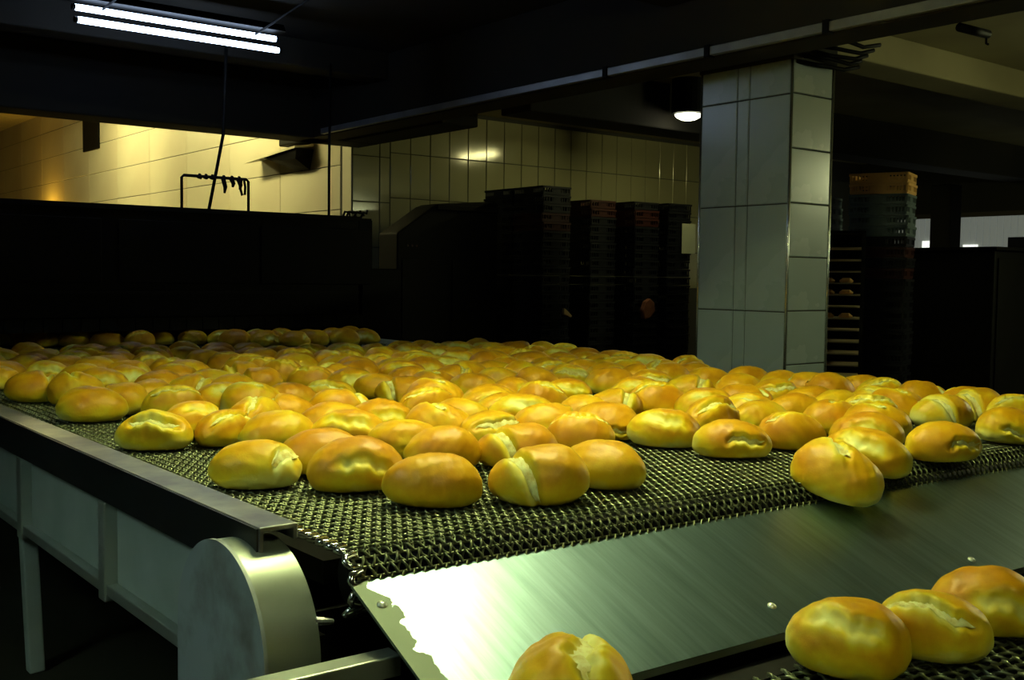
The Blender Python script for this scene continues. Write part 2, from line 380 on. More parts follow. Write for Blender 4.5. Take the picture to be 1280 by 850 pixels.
# amber work lamp low in the corridor
al = empty('work_lamp', (3.25,12.6,.8), 'amber work lamp low on the corridor wall', 'lamp')
gl = G()
for i in range(9):
    pass
gl.tube([(3.36,12.6,.84),(3.34,12.6,.84),(3.31,12.6,.84),(3.28,12.6,.84),(3.27,12.6,.84)], [.02,.05,.06,.045,.01], 12)
put('globe', gl, mk('amber_globe', (.9,.6,.2), .4, emit=(1,.55,.05), estr=160), al, smooth=True)
put('bracket', G().box(3.36,3.455,12.57,12.63,.82,.86), M['black'], al)
# round lamp seen left of the pillar
rl = empty('ceiling_lamp', (4.55,4.1,1.22), 'small glowing oval ceiling lamp peeking out left of the pillar', 'lamp')
put('diffuser', G().tube([(4.53,4.14,1.245),(4.53,4.14,1.240),(4.53,4.14,1.228),(4.53,4.14,1.217),(4.53,4.14,1.212)], [.075,.073,.062,.04,.01], 20), mk('lamp_diffuser', (.9,.9,.8), .4, emit=(1,1,.72), estr=9), rl, smooth=True)
put('base', G().tube([(4.53,4.14,1.25),(4.53,4.14,1.44)], .095, 20), M['black'], rl)

# ------------------------------------------------------------------ tunnel oven
ov = empty('tunnel_oven', (1.6,5.5,FZ), 'long black tunnel oven from which the rolls emerge', 'oven')
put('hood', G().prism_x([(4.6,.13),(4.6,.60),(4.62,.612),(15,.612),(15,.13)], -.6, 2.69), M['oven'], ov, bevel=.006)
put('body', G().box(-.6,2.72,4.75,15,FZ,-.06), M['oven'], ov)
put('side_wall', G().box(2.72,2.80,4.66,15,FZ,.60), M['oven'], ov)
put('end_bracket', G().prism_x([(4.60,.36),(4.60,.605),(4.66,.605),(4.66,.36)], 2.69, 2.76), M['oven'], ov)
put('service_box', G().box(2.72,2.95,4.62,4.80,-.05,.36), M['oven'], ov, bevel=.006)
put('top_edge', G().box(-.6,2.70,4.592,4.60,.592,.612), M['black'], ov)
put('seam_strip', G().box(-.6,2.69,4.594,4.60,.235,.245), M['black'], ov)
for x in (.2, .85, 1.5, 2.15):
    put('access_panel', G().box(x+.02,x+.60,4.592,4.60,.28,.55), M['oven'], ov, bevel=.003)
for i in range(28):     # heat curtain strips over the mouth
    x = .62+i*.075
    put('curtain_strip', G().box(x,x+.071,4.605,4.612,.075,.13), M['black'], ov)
# pipe frame on the oven top with a rope and rags
pf = empty('pipe_stand', (2.0,4.72,.612), 'thin black pipe frame standing on top of the oven', 'frame')
put('pipe', G().tube([(1.845,4.72,.60),(1.845,4.72,.755),(1.855,4.72,.765),(2.155,4.72,.765),(2.165,4.72,.755),(2.165,4.72,.60)], .007, 8), M['black'], pf, smooth=True)
for i, (x, l) in enumerate(((1.93,.012),(1.96,.01),(1.99,.012),(2.045,.07),(2.085,.04),(2.12,.05))):
    put('rag', G().tube([(x,4.72,.775),(x-.006,4.715,.76),(x+.004,4.715,.765-l*.6),(x,4.715,.765-l)], [.007,.011,.010,.005], 7), M['black'], pf, smooth=True)
put('rag_loop', G().tube([(2.13,4.715,.77),(2.123,4.715,.72),(2.132,4.715,.69),(2.145,4.715,.695),(2.147,4.715,.73),(2.14,4.715,.77)], .006, 7), M['black'], pf, smooth=True)
rp = tag(put('hanging_rope', G().tube([(2.08,4.76,1.48),(2.065,4.76,1.10),(2.06,4.76,.97),(2.03,4.76,.82),(1.985,4.76,.60)], .008, 8), M['black'], org=(1.985,4.76,.612), smooth=True), 'black rope slanting down onto the oven top', 'rope')
vp = tag(put('vertical_pipe', G().tube([(2.60,4.74,.60),(2.60,4.74,.85),(2.608,4.74,1.36)], .007, 8), M['black'], org=(2.6,4.74,.6), smooth=True), 'thin dark pipe rising from the right end of the oven', 'pipe')
tg = empty('wire_tangle', (2.68,4.7,.612), 'small tangle of black wire on the oven corner', 'wire')
for i in range(6):
    a = rnd.uniform(0,6.3); x = 2.655+.02*i
    put('wire', G().tube([(x,4.7,.612),(x+.02*math.cos(a),4.7,.64),(x+.03,4.69,.635),(x+.04,4.7,.612+.045*rnd.random())], .006, 6), M['black'], tg, smooth=True)
# slanted shelf on the corridor wall and a dark vent hole
sh = empty('wall_shelf', (3.4,7.0,1.1), 'slanted pale shelf fixed high on the corridor wall', 'shelf')
put('board', G().hexa([(3.31,6.5,1.165),(3.45,6.5,1.185),(3.45,7.3,1.150),(3.31,7.3,1.118),(3.31,6.5,1.180),(3.45,6.5,1.200),(3.45,7.3,1.165),(3.31,7.3,1.133)]), M['cwall'], sh)
put('bracket', G().hexa([(3.34,6.55,1.10),(3.45,6.55,1.03),(3.45,6.75,1.04),(3.34,6.75,1.10),(3.32,6.5,1.165),(3.45,6.5,1.165),(3.45,7.0,1.15),(3.32,7.0,1.14)]), M['black'], sh)
put('item', G().box(3.34,3.44,6.5,6.8,1.20,1.25), M['black'], sh, bevel=.01)
tag(put('vent_hole', G().box(3.435,3.456,10.95,11.45,1.56,1.9), M['black'], org=(3.45,11.2,1.56)), 'dark square vent in the corridor wall', 'vent')

# ------------------------------------------------------------------ oven conveyor
SK = -.0508
def yc(x): return 1.06 + SK*(x-.609)          # line of the chute top, a little askew
BX0, BX1 = .62, 2.70
NR = .04
def path(x, s, z):                            # x across, s along the belt from the nose line, z offset off the belt face
    yf = yc(x) + .038
    if s >= 0: return x, yf+s, z
    a = -s/NR; r = NR+z
    return x, yf-r*math.sin(a), -NR+r*math.cos(a)
def weave(name, x0, x1, s0, s1, px, py, r, nside, fmap, mat, parent, both, rods=True):
    """chain-weave wire rows as one mesh"""
    K = int((x1-x0)/(px/4)); J = int((s1-s0)/py)
    xs_ = x0 + np.arange(K+1)*px/4
    V = []; Fc = []; base = 0
    ang = np.arange(nside)*2*math.pi/nside + .4
    ox = np.cos(ang)*r; oz = np.sin(ang)*r
    quad = np.array([(k*nside+n, k*nside+(n+1)%nside, (k+1)*nside+(n+1)%nside, (k+1)*nside+n) for k in range(K) for n in range(nside)])
    fm = np.vectorize(fmap)
    sw = np.array([-1,0,1,0]); zw = np.array([0,1,0,-1.6])
    for j in range(J):
        sc = s0 + (j+.5)*py; ph = (np.arange(K+1) + 2*(j % 2)) % 4
        s = sc + sw[ph]*py*.60*(1 if j % 2 else -1); zz = zw[ph]*both
        X = (xs_[:,None] + ox[None,:]).ravel(); Sx = np.repeat(s, nside); Z = (zz[:,None] + oz[None,:]).ravel()
        x, y, z = fm(X, Sx, Z)
        V.append(np.stack([x,y,z],1)); Fc.append(quad+base); base += len(X)
        if rods:
            xr = np.array([x0, x1]); sr = sc - py*.5
            X = (xr[:,None] + 0*ox[None,:]).ravel(); Sx = (sr + ox[None,:]*.9 + 0*xr[:,None]).ravel(); Z = (-.001 + oz[None,:]*.9 + 0*xr[:,None]).ravel()
            x, y, z = fm(X, Sx, Z)
            V.append(np.stack([x,y,z],1)); Fc.append(quad[:nside]+base); base += len(X)
    V = np.concatenate(V); Fc = np.concatenate(Fc)
    org = np.array(parent['_org'])
    me = bpy.data.meshes.new(name); me.vertices.add(len(V)); me.loops.add(Fc.size); me.polygons.add(len(Fc))
    me.vertices.foreach_set('co', ((V-org)*S).astype(np.float32).ravel())
    me.loops.foreach_set('vertex_index', Fc.astype(np.int32).ravel())
    me.polygons.foreach_set('loop_start', np.arange(0, Fc.size, 4, dtype=np.int32))
    me.update(calc_edges=True); me.polygons.foreach_set('use_smooth', [True]*len(Fc))
    me.materials.append(mat)
    o = bpy.data.objects.new(name, me); C.objects.link(o); o.parent = parent; o['kind'] = 'stuff'; o['_org'] = tuple(org)
    return o
cv = empty('oven_conveyor', (1.6,2.5,FZ), 'wide wire mesh conveyor carrying the bread rolls out of the oven', 'conveyor')
o = weave('mesh_belt', BX0, BX1, -.10, 1.25, 0.0150, .0125, .0018, 4, path, M['wire'], cv, .0026)
o['label'] = 'woven wire belt, near stretch'
o = weave('mesh_belt', BX0, BX1, 1.25, 3.72, .021, .0165, .0022, 3, path, M['wire'], cv, .0026)
o['label'] = 'woven wire belt, far stretch'
# larger edge links along the left selvedge
g = G()
for j in range(26):
    s = -.105 + j*.0225
    p = [path(BX0+.006, s, 0), path(BX0-.008, s+.003, .001), path(BX0-.010, s+.009, .001), path(BX0-.008, s+.015, .001), path(BX0+.006, s+.018, 0)]
    g.tube(p, .0048, 7)
o = put('edge_links', g, mk('bright_link', (.62,.66,.60), .22, 1.0), cv, smooth=True); o['kind'] = 'stuff'
put('shade_underlay', G().box(BX0+.01,BX1,1.16,4.75,-.06,-.03), M['black'], cv)  # black sheet added under the belt to keep its inside dark
put('nose_roller', G().tube([(BX0+.012,yc(BX0)+.04,-NR),(BX1,yc(BX1)+.04,-NR)], NR-.008, 24), M['black'], cv, smooth=True)
g = G(); 
put('side_rail', G().prism_y([(.540,-.038),(.546,-.038),(.546,.019),(.584,.019),(.584,.006),(.590,.006),(.590,.025),(.540,.025)], 1.15, 4.75), M['rail'], cv, bevel=.0015)
put('fascia', G().box(.5375,.5405,1.152,4.75,-.0385,.0235), mk('dark_fascia', (.010,.011,.011), .45, .2), cv)
put('inner_beam', G().box(.566,.60,1.35,4.75,-.17,.0), M['black'], cv)
put('lower_channel', G().box(.540,.60,1.30,4.75,-.190,-.172), M['steel'], cv, bevel=.002)
for a, b_ in ((1.25,1.700),(1.735,2.20),(2.235,2.85),(2.88,3.5)):
    put('side_panel', G().box(.556,.564,a,b_,-.172,-.036), M['panel'], cv, bevel=.002)
for y in (1.717,2.217,2.865):
    put('panel_post', G().box(.536,.560,y-.016,y+.016,-.200,-.040), M['steel'], cv, bevel=.003)
for (yt, yb) in ((2.25,2.246),(3.6,3.65)):
    put('leg', G().bar((.560,yt,-.175),(.571,yb,FZ), .030, .030), M['panel'], cv, bevel=.003)
    put('leg', G().bar((2.66,yt,-.175),(2.64,yb,FZ), .030, .030), M['panel'], cv, bevel=.003)
put('far_rail', G().box(2.715,2.745,yc(2.7)+.10,4.70,-.06,.018), M['panel'], cv, bevel=.003)
put('far_side_panel', G().box(2.72,2.73,yc(2.7)+.10,4.70,-.20,-.06), M['panel'], cv)
# rounded drive cover at the near left corner
prof = [(1.195+.125*math.cos(math.pi*i/48), -.121+.125*math.sin(math.pi*i/48)) for i in range(49)]
prof = [(1.320,-.36)] + prof + [(1.070,-.36)]
M['cover'] = mk('stained_grey_metal', (.40,.45,.40), .36, .65, noise=(7,(.26,.31,.25),.9), bump=(12,.06))
M['plate'] = mk('dull_grey_plate', (.34,.39,.40), .55, .3, noise=(9,(.13,.12,.08),.1), bump=(12,.05))
dc = put('drive_cover', G().prism_x(prof, .513, .578), M['cover'], cv, smooth='auto')
dc['label'] = 'rounded grey drive cover'
put('end_plate', G().prism_x([(1.195+(y-1.195)*1.012, -.121+(z+.121)*1.012) for y,z in prof], .508, .513), M['plate'], dc, smooth='auto')
put('latch_pin', G().tube([(.574,1.085,-.075),(.598,1.078,-.078)], [.006,.003], 8), M['trim'], dc)
put('inner_frame', G().box(.575,.60,1.10,1.15,FZ,-.10), M['black'], cv)
put('end_plate_dark', G().box(.60,2.70,1.14,1.15,FZ,-.085), M['black'], cv)

# ------------------------------------------------------------------ chute plate
A = Vector((.609,1.06,-.03)); Wd = Vector((-.008,-.215,-.09)); ex = Vector((1,SK,0)).normalized()
nrm = Vector((-.02,-.385,.923)).normalized()
B = A + ex*2.12
bl = A + Wd; br = B + Wd - ex*.02
ch = empty('discharge_chute', (1.6,.95,-.12), 'sloping brushed steel plate between the two conveyors', 'chute')
def at_slope(u, v): return A + ex*u + Wd*v
g = G(); th = nrm*.004
lip = Vector((0,.004,-.014))
g.hexa([tuple(bl-th),tuple(br-th),tuple(B-th),tuple(A-th),tuple(bl),tuple(br),tuple(B),tuple(A)])
o = put('plate', g, M['chute'], ch)
# keep object coordinates at the plate corner so that the dull edge follows the left side
off = Vector(ch['_org']); me = o.data
me.transform(Matrix.Translation((off-A)*S)); o.location = (A-off)*S
put('folded_lip', G().hexa([tuple(p) for p in (bl-th*3.4,br-th*3.4,br-th*3.4+Vector((0,.012,0)),bl-th*3.4+Vector((0,.012,0)),bl,br,br+Vector((0,.012,.005)),bl+Vector((0,.012,.005)))]), M['steel'], ch)
for (u, v) in ((.018,.80),(.52,.80),(.97,.83),(1.42,.82),(.018,.2)):
    p = at_slope(u, v); q = p + nrm*.0035
    put('rivet', G().tube([p - nrm*.001, p + nrm*.0012, q], [.0062,.0060,.0025], 12), mk('rivet_bright', (.8,.84,.72), .3, .6) if 'rivet' not in M else M['rivet'], ch, smooth=True)

# ------------------------------------------------------------------ lower cross conveyor
LZ = -.137
lc = empty('cross_conveyor', (1.5,.4,FZ), 'lower mesh conveyor catching the rolls below the chute', 'conveyor')
def lpath(x, s, z): return x, s + SK*(x-.609), LZ+z-.002
o = weave('mesh_belt', .50, 2.5, .10, .795, .024, .0165, .0025, 4, lpath, M['wirelow'], lc, .003)
put('shade_underlay', G().box(.50,2.5,.0,.74,LZ-.06,LZ-.03), M['black'], lc)  # added black sheet keeps the view through the lower mesh dark
put('gap_shade_strip', G().hexa([(.52,.800,LZ-.03),(2.6,.694,LZ-.03),(2.6,.740,LZ-.03),(.52,.846,LZ-.03),(.52,.800,LZ-.008),(2.6,.694,LZ-.008),(2.6,.740,LZ-.008),(.52,.846,LZ-.008)]), M['black'], lc)  # black strip standing in for the dark gap below the chute
put('support_bar', G().bar((.42,1.012,-.112),(.628,.992,-.106), .03, .024), M['steel'], lc, bevel=.002)
for x in (.7, 2.3):
    put('leg', G().box(x,x+.05,.4,.45,FZ,LZ-.06), M['black'], lc)

# ------------------------------------------------------------------ bread rolls
def sn(P, seed, freq, n=5):
    r = np.random.RandomState(seed); v = np.zeros(len(P))
    for i in range(n):
        k = r.normal(size=3); k = k/np.linalg.norm(k)*freq*(.7+.8*r.rand()); v += np.sin(P@k + r.rand()*6.28)
    return v/n
def make_roll(seed, crack, nu=60, nv=96):
    r = np.random.RandomState(seed)
    a = .0685*r.uniform(.96,1.05); b = .0485*r.uniform(.95,1.06); ht = .0475*r.uniform(.95,1.08); hb = .032; zc = .0255
    pw = r.uniform(1.85,2.3); taper = r.uniform(-.12,.12)
    uu = -np.cos(np.linspace(0, math.pi, nu)); uu = .55*uu + .45*np.linspace(-1,1,nu)*1.0
    uu[0], uu[-1] = -1, 1
    vv = np.arange(nv)*2*math.pi/nv - math.pi/2
    U, Vv = np.meshgrid(uu, vv, indexing='ij'); U = U.ravel(); Vv = Vv.ravel()
    rho = np.clip(1-np.abs(U)**pw, 0, 1)**.5*(1+taper*U)
    def shape(U, Vv, rho, disp):
        c, s = np.cos(Vv), np.sin(Vv)
        n = np.stack([U*.6*np.abs(U)**1.2/.066*.05, rho*c, rho*s], 1); n /= np.linalg.norm(n,axis=1)[:,None]+1e-6
        y = b*rho*np.sign(c)*np.abs(c)**.92; z = np.where(s>0, ht, hb)*rho*np.sign(s)*np.abs(s)**.92
        P = np.stack([a*U, y, z], 1)
        lump = .0042*sn(P, seed+1, 45) + .0022*sn(P, seed+2, 110) + .0009*sn(P, seed+7, 300)
        P = P + n*(disp+lump)[:,None]
        P[:,2] += zc
        fl = P[:,2] < .006
        P[fl,2] = .006*np.exp((P[fl,2]-.006)/.012) - .0
        return P
    disp = np.zeros(len(U)); pale = np.zeros(len(U)); cr = None
    if crack:
        v0, sl, uc, ul, dep, wid, lipk = crack
        ph = r.rand()*6
        def curve(u): return v0 + sl*u + .10*np.sin(3.1*u+ph) + .05*np.sin(9*u+2*ph) + .035*np.sin(23*u+ph)
        dv = Vv - curve(U); dv = (dv+math.pi) % (2*math.pi) - math.pi
        sdist = dv*.044*np.clip(rho,.25,1)/math.sqrt(1+(sl*.6)**2)
        env = np.clip(1.35*(1-((U-uc)/ul)**2), 0, 1)
        disp += env*(-dep*np.exp(-np.abs(sdist/wid)**3) + lipk*np.exp(-np.clip((sdist-1.0*wid)/(np.where(sdist>wid,2.2,.45)*wid),-9,9)**2) + .5*lipk*np.exp(-((sdist+1.8*wid)/(1.6*wid))**2))
        pale = np.maximum(pale, env*np.exp(-(np.clip(sdist-.3*wid,-9,9)/(1.9*wid))**2)*.75)
        cr = (curve, uc, ul, dep, wid)
    P = shape(U, Vv, rho, disp)
    # baked top, paler flanks, pale ends
    s = np.sin(Vv)
    hgt = P[:,2]/.070
    base = .25 + .46*np.clip(.62-hgt, 0, .5)/.5 + .20*np.abs(U)**6 - .10*np.clip(.16-hgt,0,1)/.16
    base += .20*sn(P, seed+5, 50) + .10*sn(P, seed+6, 120)
    pale = np.clip(np.maximum(base, pale + .15), 0, 1)
    F = []
    for i in range(nu-1):
        for k in range(nv):
            k2 = (k+1) % nv; F.append((i*nv+k, i*nv+k2, (i+1)*nv+k2, (i+1)*nv+k))
    me = bpy.data.meshes.new('bread_roll'); me.from_pydata((P*S).tolist(), [], F); me.update()
    at = me.attributes.new('pale', 'FLOAT', 'POINT'); at.data.foreach_set('value', pale.astype(np.float32))
    me.polygons.foreach_set('use_smooth', [True]*len(F)); me.materials.append(M['bread'])
    sm = None
    if crack and crack[4] > .004:
        curve, uc, ul, dep, wid = cr
        n = 30; u = np.linspace(max(uc-ul*.86,-.93), min(uc+ul*.86,.93), n)
        cs = np.linspace(-1, 1, 5); UU, CS = np.meshgrid(u, cs, indexing='ij'); UU = UU.ravel(); CS = CS.ravel()
        rh = np.clip(1-np.abs(UU)**pw, 0, 1)**.5*(1+taper*UU)
        endt = np.clip(1.25*(1-((UU-uc)/(ul*.88))**2), .05, 1)
        rag = 1 + .45*np.sin(UU*37+CS*3+ph)*np.sin(UU*17)
        Vc = curve(UU) + CS*wid*.85*endt*rag*math.sqrt(1+(sl*.6)**2)/(.044*np.clip(rh,.25,1))
        d = -dep*endt*(.62 - .10*(1-CS**2)) + .0012*np.sin(UU*51+CS*4)
        Q = shape(UU, Vc, rh, d + .0008)
        FF = [(i*5+k, i*5+k+1, (i+1)*5+k+1, (i+1)*5+k) for i in range(n-1) for k in range(4)]
        sm = bpy.data.meshes.new('split'); sm.from_pydata((Q*S).tolist(), [], FF); sm.update()
        sm.polygons.foreach_set('use_smooth', [True]*len(FF)); sm.materials.append(M['crumb'])
    return me, sm
# crack = (angle round the roll [pi/2 = top, -0.x = camera side flank at angle<0], slope, centre, half length, depth, width, lip)
T = math.pi/2
KINDS = {
 'top':    [(T+.35,.10,0,.98,.010,.0075,.0050),(T+.1,-.2,0,.95,.009,.007,.0045),(T+.7,.3,-.1,.9,.011,.008,.006),(T+.5,-.35,.1,.9,.010,.007,.005)],
 'smooth': [(T-.9,.1,0,.9,.006,.008,.003),None,(T+.8,.2,0,.8,.0038,.009,.003),(T+1.2,.1,.2,.7,.0038,.009,.003)],
 'diag':   [(T+.1,1.0,-.25,.6,.008,.008,.004),(T-.1,-1.0,.2,.6,.007,.007,.004)],
 'flank':  [(math.pi-.15,-.2,.30,.55,.012,.0060,.006),(math.pi-.05,.15,.1,.8,.011,.0055,.006)],
 'cross':  [(T+2.2,4.0,-.42,.40,.012,.010,.006),(T+2.0,-4.0,.36,.42,.011,.009,.006),(T+2.6,-3.0,.72,.26,.007,.009,.003),(T+1.4,3.2,-.2,.5,.010,.008,.005)],
 'open':   [(math.pi-.75,-.1,.1,.75,.017,.009,.008)],
}
LIB = {}
sd = 11
for k, cl in KINDS.items():
    for c in cl:
        for rep in range(2 if k in ('top','smooth') else 1):
            LIB.setdefault(k, []).append(make_roll(sd, c)); sd += 10
ROLLS = [
  (0.69,1.488,-36),(0.69,1.905,-35),(0.799,2.002,24),(0.819,1.887,34),(0.918,1.982,28),(0.866,1.77,-4),(0.82,1.519,-27),(0.801,1.377,-30),
  (0.835,1.226,-30),(1.013,1.823,-23),(0.977,1.705,-34),(1.137,1.853,-30),(1.152,2.05,-15),(1.026,1.595,-24),(1.006,1.449,-24),(1.155,1.676,-44),
  (1.293,1.793,-47),(1.187,1.555,6),(1.126,1.398,-28),(0.974,1.158,-32),(1.409,1.738,-26),(1.326,1.562,-25),(1.52,1.668,-31),(1.307,1.439,-50),
  (1.122,1.188,-76),(1.471,1.547,-55),(1.494,1.412,-47),(1.701,1.763,-25),(1.828,1.745,-29),(1.5,1.251,-44),(1.686,1.462,12),(1.812,1.436,-15),
  (1.864,1.634,-28),(1.914,1.905,-24),(2.127,2.056,-19),(2.103,1.899,-33),(2.037,1.662,-34),(2.22,1.826,-34),(2.352,2.048,-27),(2.476,2.006,-23),
  (2.333,2.178,-19),(2.203,2.191,-13),(2.073,2.167,-22),(2.357,2.467,-35),(2.458,2.192,-25),(1.666,1.247,-34),(1.378,0.954,-78),(1.558,1.014,-77),
  (1.87,1.518,-7),(1.996,1.484,-28),(2.171,1.562,-42),(2.219,1.713,-18),(1.92,1.33,-26),(1.797,1.171,-70),(2.05,1.332,-48),(2.256,1.449,-35),
  (2.128,1.467,-17),(2.386,1.668,-36),(2.515,1.658,-53),(2.427,1.754,-42),(2.431,1.858,-7),(1.799,1.016,-31),(2.208,1.253,-32),(2.095,1.051,-26),
  (2.369,1.171,-27),(2.46,1.33,-49),(2.211,1.363,-47),(2.454,1.445,-36),(2.452,1.558,-44),(1.913,1.221,-54),(2.384,1.269,-34),(1.646,1.958,-41),
  (1.763,2.001,-14),(1.868,2.244,-34),(1.828,2.359,-37),(1.524,1.996,-32),(1.672,2.101,15),(2.05,2.31,-21),(2.196,2.581,-25),(2.298,2.821,-27),
  (2.173,2.83,-31),(2.235,2.47,-35),(1.413,2.064,-26),(1.34,1.991,-9),(1.449,2.263,-44),(1.447,2.378,-37),(1.454,2.521,-28),(1.461,1.924,-24),
  (1.434,1.831,-12),(1.614,2.363,-29),(1.624,2.505,-19),(1.794,2.682,-33),(1.684,2.631,-33),(1.807,2.495,-25),(1.66,2.249,-46),(2.092,2.93,-35),
  (2.259,3.159,-17),(2.015,3.041,-33),(1.895,2.935,5),(2.033,3.281,-36),(1.633,2.805,-33),(2.102,2.766,-35),(2.099,2.664,-16),(1.023,2.048,-14),
  (1.145,2.27,-24),(1.031,2.23,-10),(1.261,2.295,-31),(1.22,2.615,-31),(1.385,2.628,-46),(1.476,2.68,-14),(1.399,2.822,-37),(1.39,2.928,-20),
  (1.415,3.101,-25),(1.591,2.722,-35),(0.873,2.289,-17),(0.993,2.328,16),(1.036,2.591,-18),(1.157,2.754,-31),(1.11,2.493,-26),(1.16,2.936,-31),
  (0.997,2.704,10),(0.897,2.49,30),(0.973,2.888,-23),(1.418,3.426,-1),(1.415,3.24,-23),(0.718,2.787,-33),(0.717,2.345,-28),(0.783,2.678,-41),
  (0.737,3.218,-30),(0.801,2.427,-42),(0.887,2.829,-30),(0.899,3.04,-23),(1.025,3.039,-31),(0.846,3.146,-25),(1.099,2.865,-32),(1.556,3.044,-23),
  (1.64,2.93,-14),(0.836,3.378,-18),(2.179,2.288,-5),(2.297,2.319,-31),(2.425,2.309,-4),(2.555,2.316,-2),(1.712,2.417,-15),(1.935,2.399,-14),
  (2.061,2.412,-15),(2.187,2.39,-38),(1.933,2.517,-15),(2.547,2.484,-44),(2.306,2.612,-49),(2.43,2.596,1),(2.557,2.596,-35),(1.904,2.725,-1),
  (2.253,2.722,-15),(2.38,2.723,-29),(2.501,2.723,-39),(2.618,2.723,-46),(1.26,2.803,-42),(1.76,2.793,-10),(1.878,2.832,-11),(1.769,2.914,-22),
  (2.367,2.901,-30),(2.503,2.899,-11),(2.633,2.886,-13),(1.681,3.028,-42),(2.246,3.014,-6),(2.372,3.03,-22),(2.501,3.017,-9),(2.625,2.994,-48),
  (0.702,3.131,-24),(0.973,3.145,-16),(1.18,3.102,-41),(1.779,3.108,-48),(1.919,3.12,2),(2.146,3.133,-44),(2.393,3.128,-41),(2.619,3.106,-28),
  (1.033,3.226,-41),(1.158,3.227,2),(1.627,3.2,-20),(1.774,3.221,-31),(2.449,3.204,-33),(2.576,3.206,3),(0.719,3.325,-21),(0.945,3.313,1),
  (1.067,3.333,-38),(1.191,3.323,-23),(1.563,3.311,-25),(1.684,3.314,-44),(1.912,3.329,-33),(2.145,3.308,-26),(2.266,3.309,-47),(2.382,3.312,-39),
  (2.498,3.317,-45),(2.622,3.313,-9),(0.993,3.433,-14),(1.13,3.429,-11),(1.567,3.422,-34),(1.687,3.439,-19),(1.811,3.412,-43),(1.937,3.437,2),
  (2.064,3.408,-26),(2.181,3.415,-49),(2.296,3.437,-10),(2.422,3.424,-41),(2.549,3.42,2),(0.764,3.517,0),(0.896,3.516,-26),(1.028,3.541,-21),
  (1.152,3.529,-44),(1.27,3.518,-47),(1.499,3.519,-2),(1.853,3.519,-9),(0.832,3.614,-6),(0.959,3.638,-3),(1.087,3.639,-29),(1.301,3.613,-29),
  (1.424,3.614,-33),(1.548,3.626,-11),(1.674,3.648,-5),(0.846,3.706,-9),(0.962,3.752,-1),(1.093,3.748,-9),(1.217,3.707,-22),(1.345,3.715,4),
  (1.465,3.729,-50),(0.825,3.813,-19),(0.968,3.847,-10),(1.185,3.846,-33),(1.312,3.834,3),(0.853,3.916,-42),(1.035,4.907,-7),(1.163,4.883,5),
  (1.261,4.799,-35),(1.385,4.734,-13),(1.493,4.663,-25),(1.613,4.614,-1),(1.981,4.457,-43),(2.098,4.404,2),(2.204,4.335,-26),(2.325,4.375,-29),
  (2.463,4.339,-21),(2.589,4.372,-45),(1.155,4.993,-19),(1.273,4.939,-10),(1.376,4.866,-11),(1.5,4.826,-27),(1.623,4.762,-6),(1.729,4.691,-48),
  (1.856,4.624,-49),(1.973,4.569,-14),(2.104,4.503,-21),(2.23,4.521,2),(2.35,4.475,-41),(2.474,4.462,-25),(2.585,4.495,-29),
]
HERO = {   # index -> (kind, variant, label)
0:('cross',2,'smooth golden bread roll with a pale right tip, nearest the left side rail corner'),
1:('open',0,'bread roll torn open along its side, alone beside the left rail'),
2:('smooth',4,'bread roll just right of the torn roll, left of a creased one'),
3:('top',4,'bread roll with a long pale crease, second right of the torn roll'),
5:('smooth',1,'long golden bread roll directly behind the front left smooth roll'),
6:('smooth',2,'bread roll half hidden between the two leftmost front rolls'),
7:('smooth',6,'smooth dark golden bread roll second from the left in the front row'),
8:('smooth',3,'large pale-based bread roll in the middle of the front row'),
10:('smooth',5,'bread roll with dark specks behind the front left rolls'),
11:('smooth',7,'rounded golden bread roll at the left end of the dark belt gap'),
13:('smooth',0,'glossy roll behind the gap between the second and middle front rolls'),
14:('smooth',1,'bread roll peeking over the back of the large middle front roll'),
18:('cross',0,'bread roll with a torn pale left side behind the split front roll'),
19:('cross',0,'bread roll with a wide diagonal split, right end of the front cluster'),
23:('top',2,'bread roll leaning behind the shiny end-on roll'),
24:('smooth',2,'shiny end-on bread roll at the right of the front cluster'),
25:('flank',1,'bread roll with a low side seam above the bare belt patch'),
26:('smooth',4,'plump smooth bread roll standing behind the bare belt patch'),
29:('flank',0,'bread roll with an arched side crack left of the creased pale one'),
30:('top',5,'bread roll between the plump smooth roll and the arched-crack roll'),
31:('smooth',3,'floury pale bread roll behind the arched-crack roll'),
45:('top',3,'pale creased bread roll left of the roll tipping over the edge'),
46:('diag',0,'wrinkled bread roll tipping over the belt end onto the chute'),
47:('smooth',5,'bread roll right behind the one tipping over the belt end'),
52:('diag',1,'torn bread roll with a dark hole behind the tipping pair'),
53:('smooth',6,'pale bread roll directly behind the tipping pair'),
61:('flank',0,'pale bread roll with a ragged side crack alone near the chute'),
62:('cross',3,'ridged bread roll right behind the lone cracked roll'),
63:('flank',1,'bread roll with a long side crack at the right picture edge'),
64:('top',1,'bread roll behind the cracked roll at the right picture edge'),
117:('smooth',0,None),
128:('cross',3,'bread roll with a deep fold near the far left rail, left of the seamed one'),
129:('cross',0,'bread roll with a pale seam in the left cluster beside the rail'),
130:('smooth',7,'bread roll tucked behind the seamed roll by the left rail'),
131:('smooth',1,'bread roll at the left picture edge behind the rail'),
}
rng = random.Random(77)
ORD = ['first','second','third','fourth','fifth','sixth','seventh','eighth','ninth','tenth','eleventh','twelfth','thirteenth','fourteenth','fifteenth',
       'sixteenth','seventeenth','eighteenth','nineteenth','twentieth','twenty-first','twenty-second','twenty-third','twenty-fourth','twenty-fifth',
       'twenty-sixth','twenty-seventh','twenty-eighth','twenty-ninth','thirtieth','thirty-first','thirty-second','thirty-third','thirty-fourth','thirty-fifth','thirty-sixth']
WORDK = {'top':'creased','smooth':'smooth','diag':'slit','flank':'cracked','open':'torn','cross':'split'}
def row_of(x, y): return int((y - yc(x))/.105)
_rank = {}
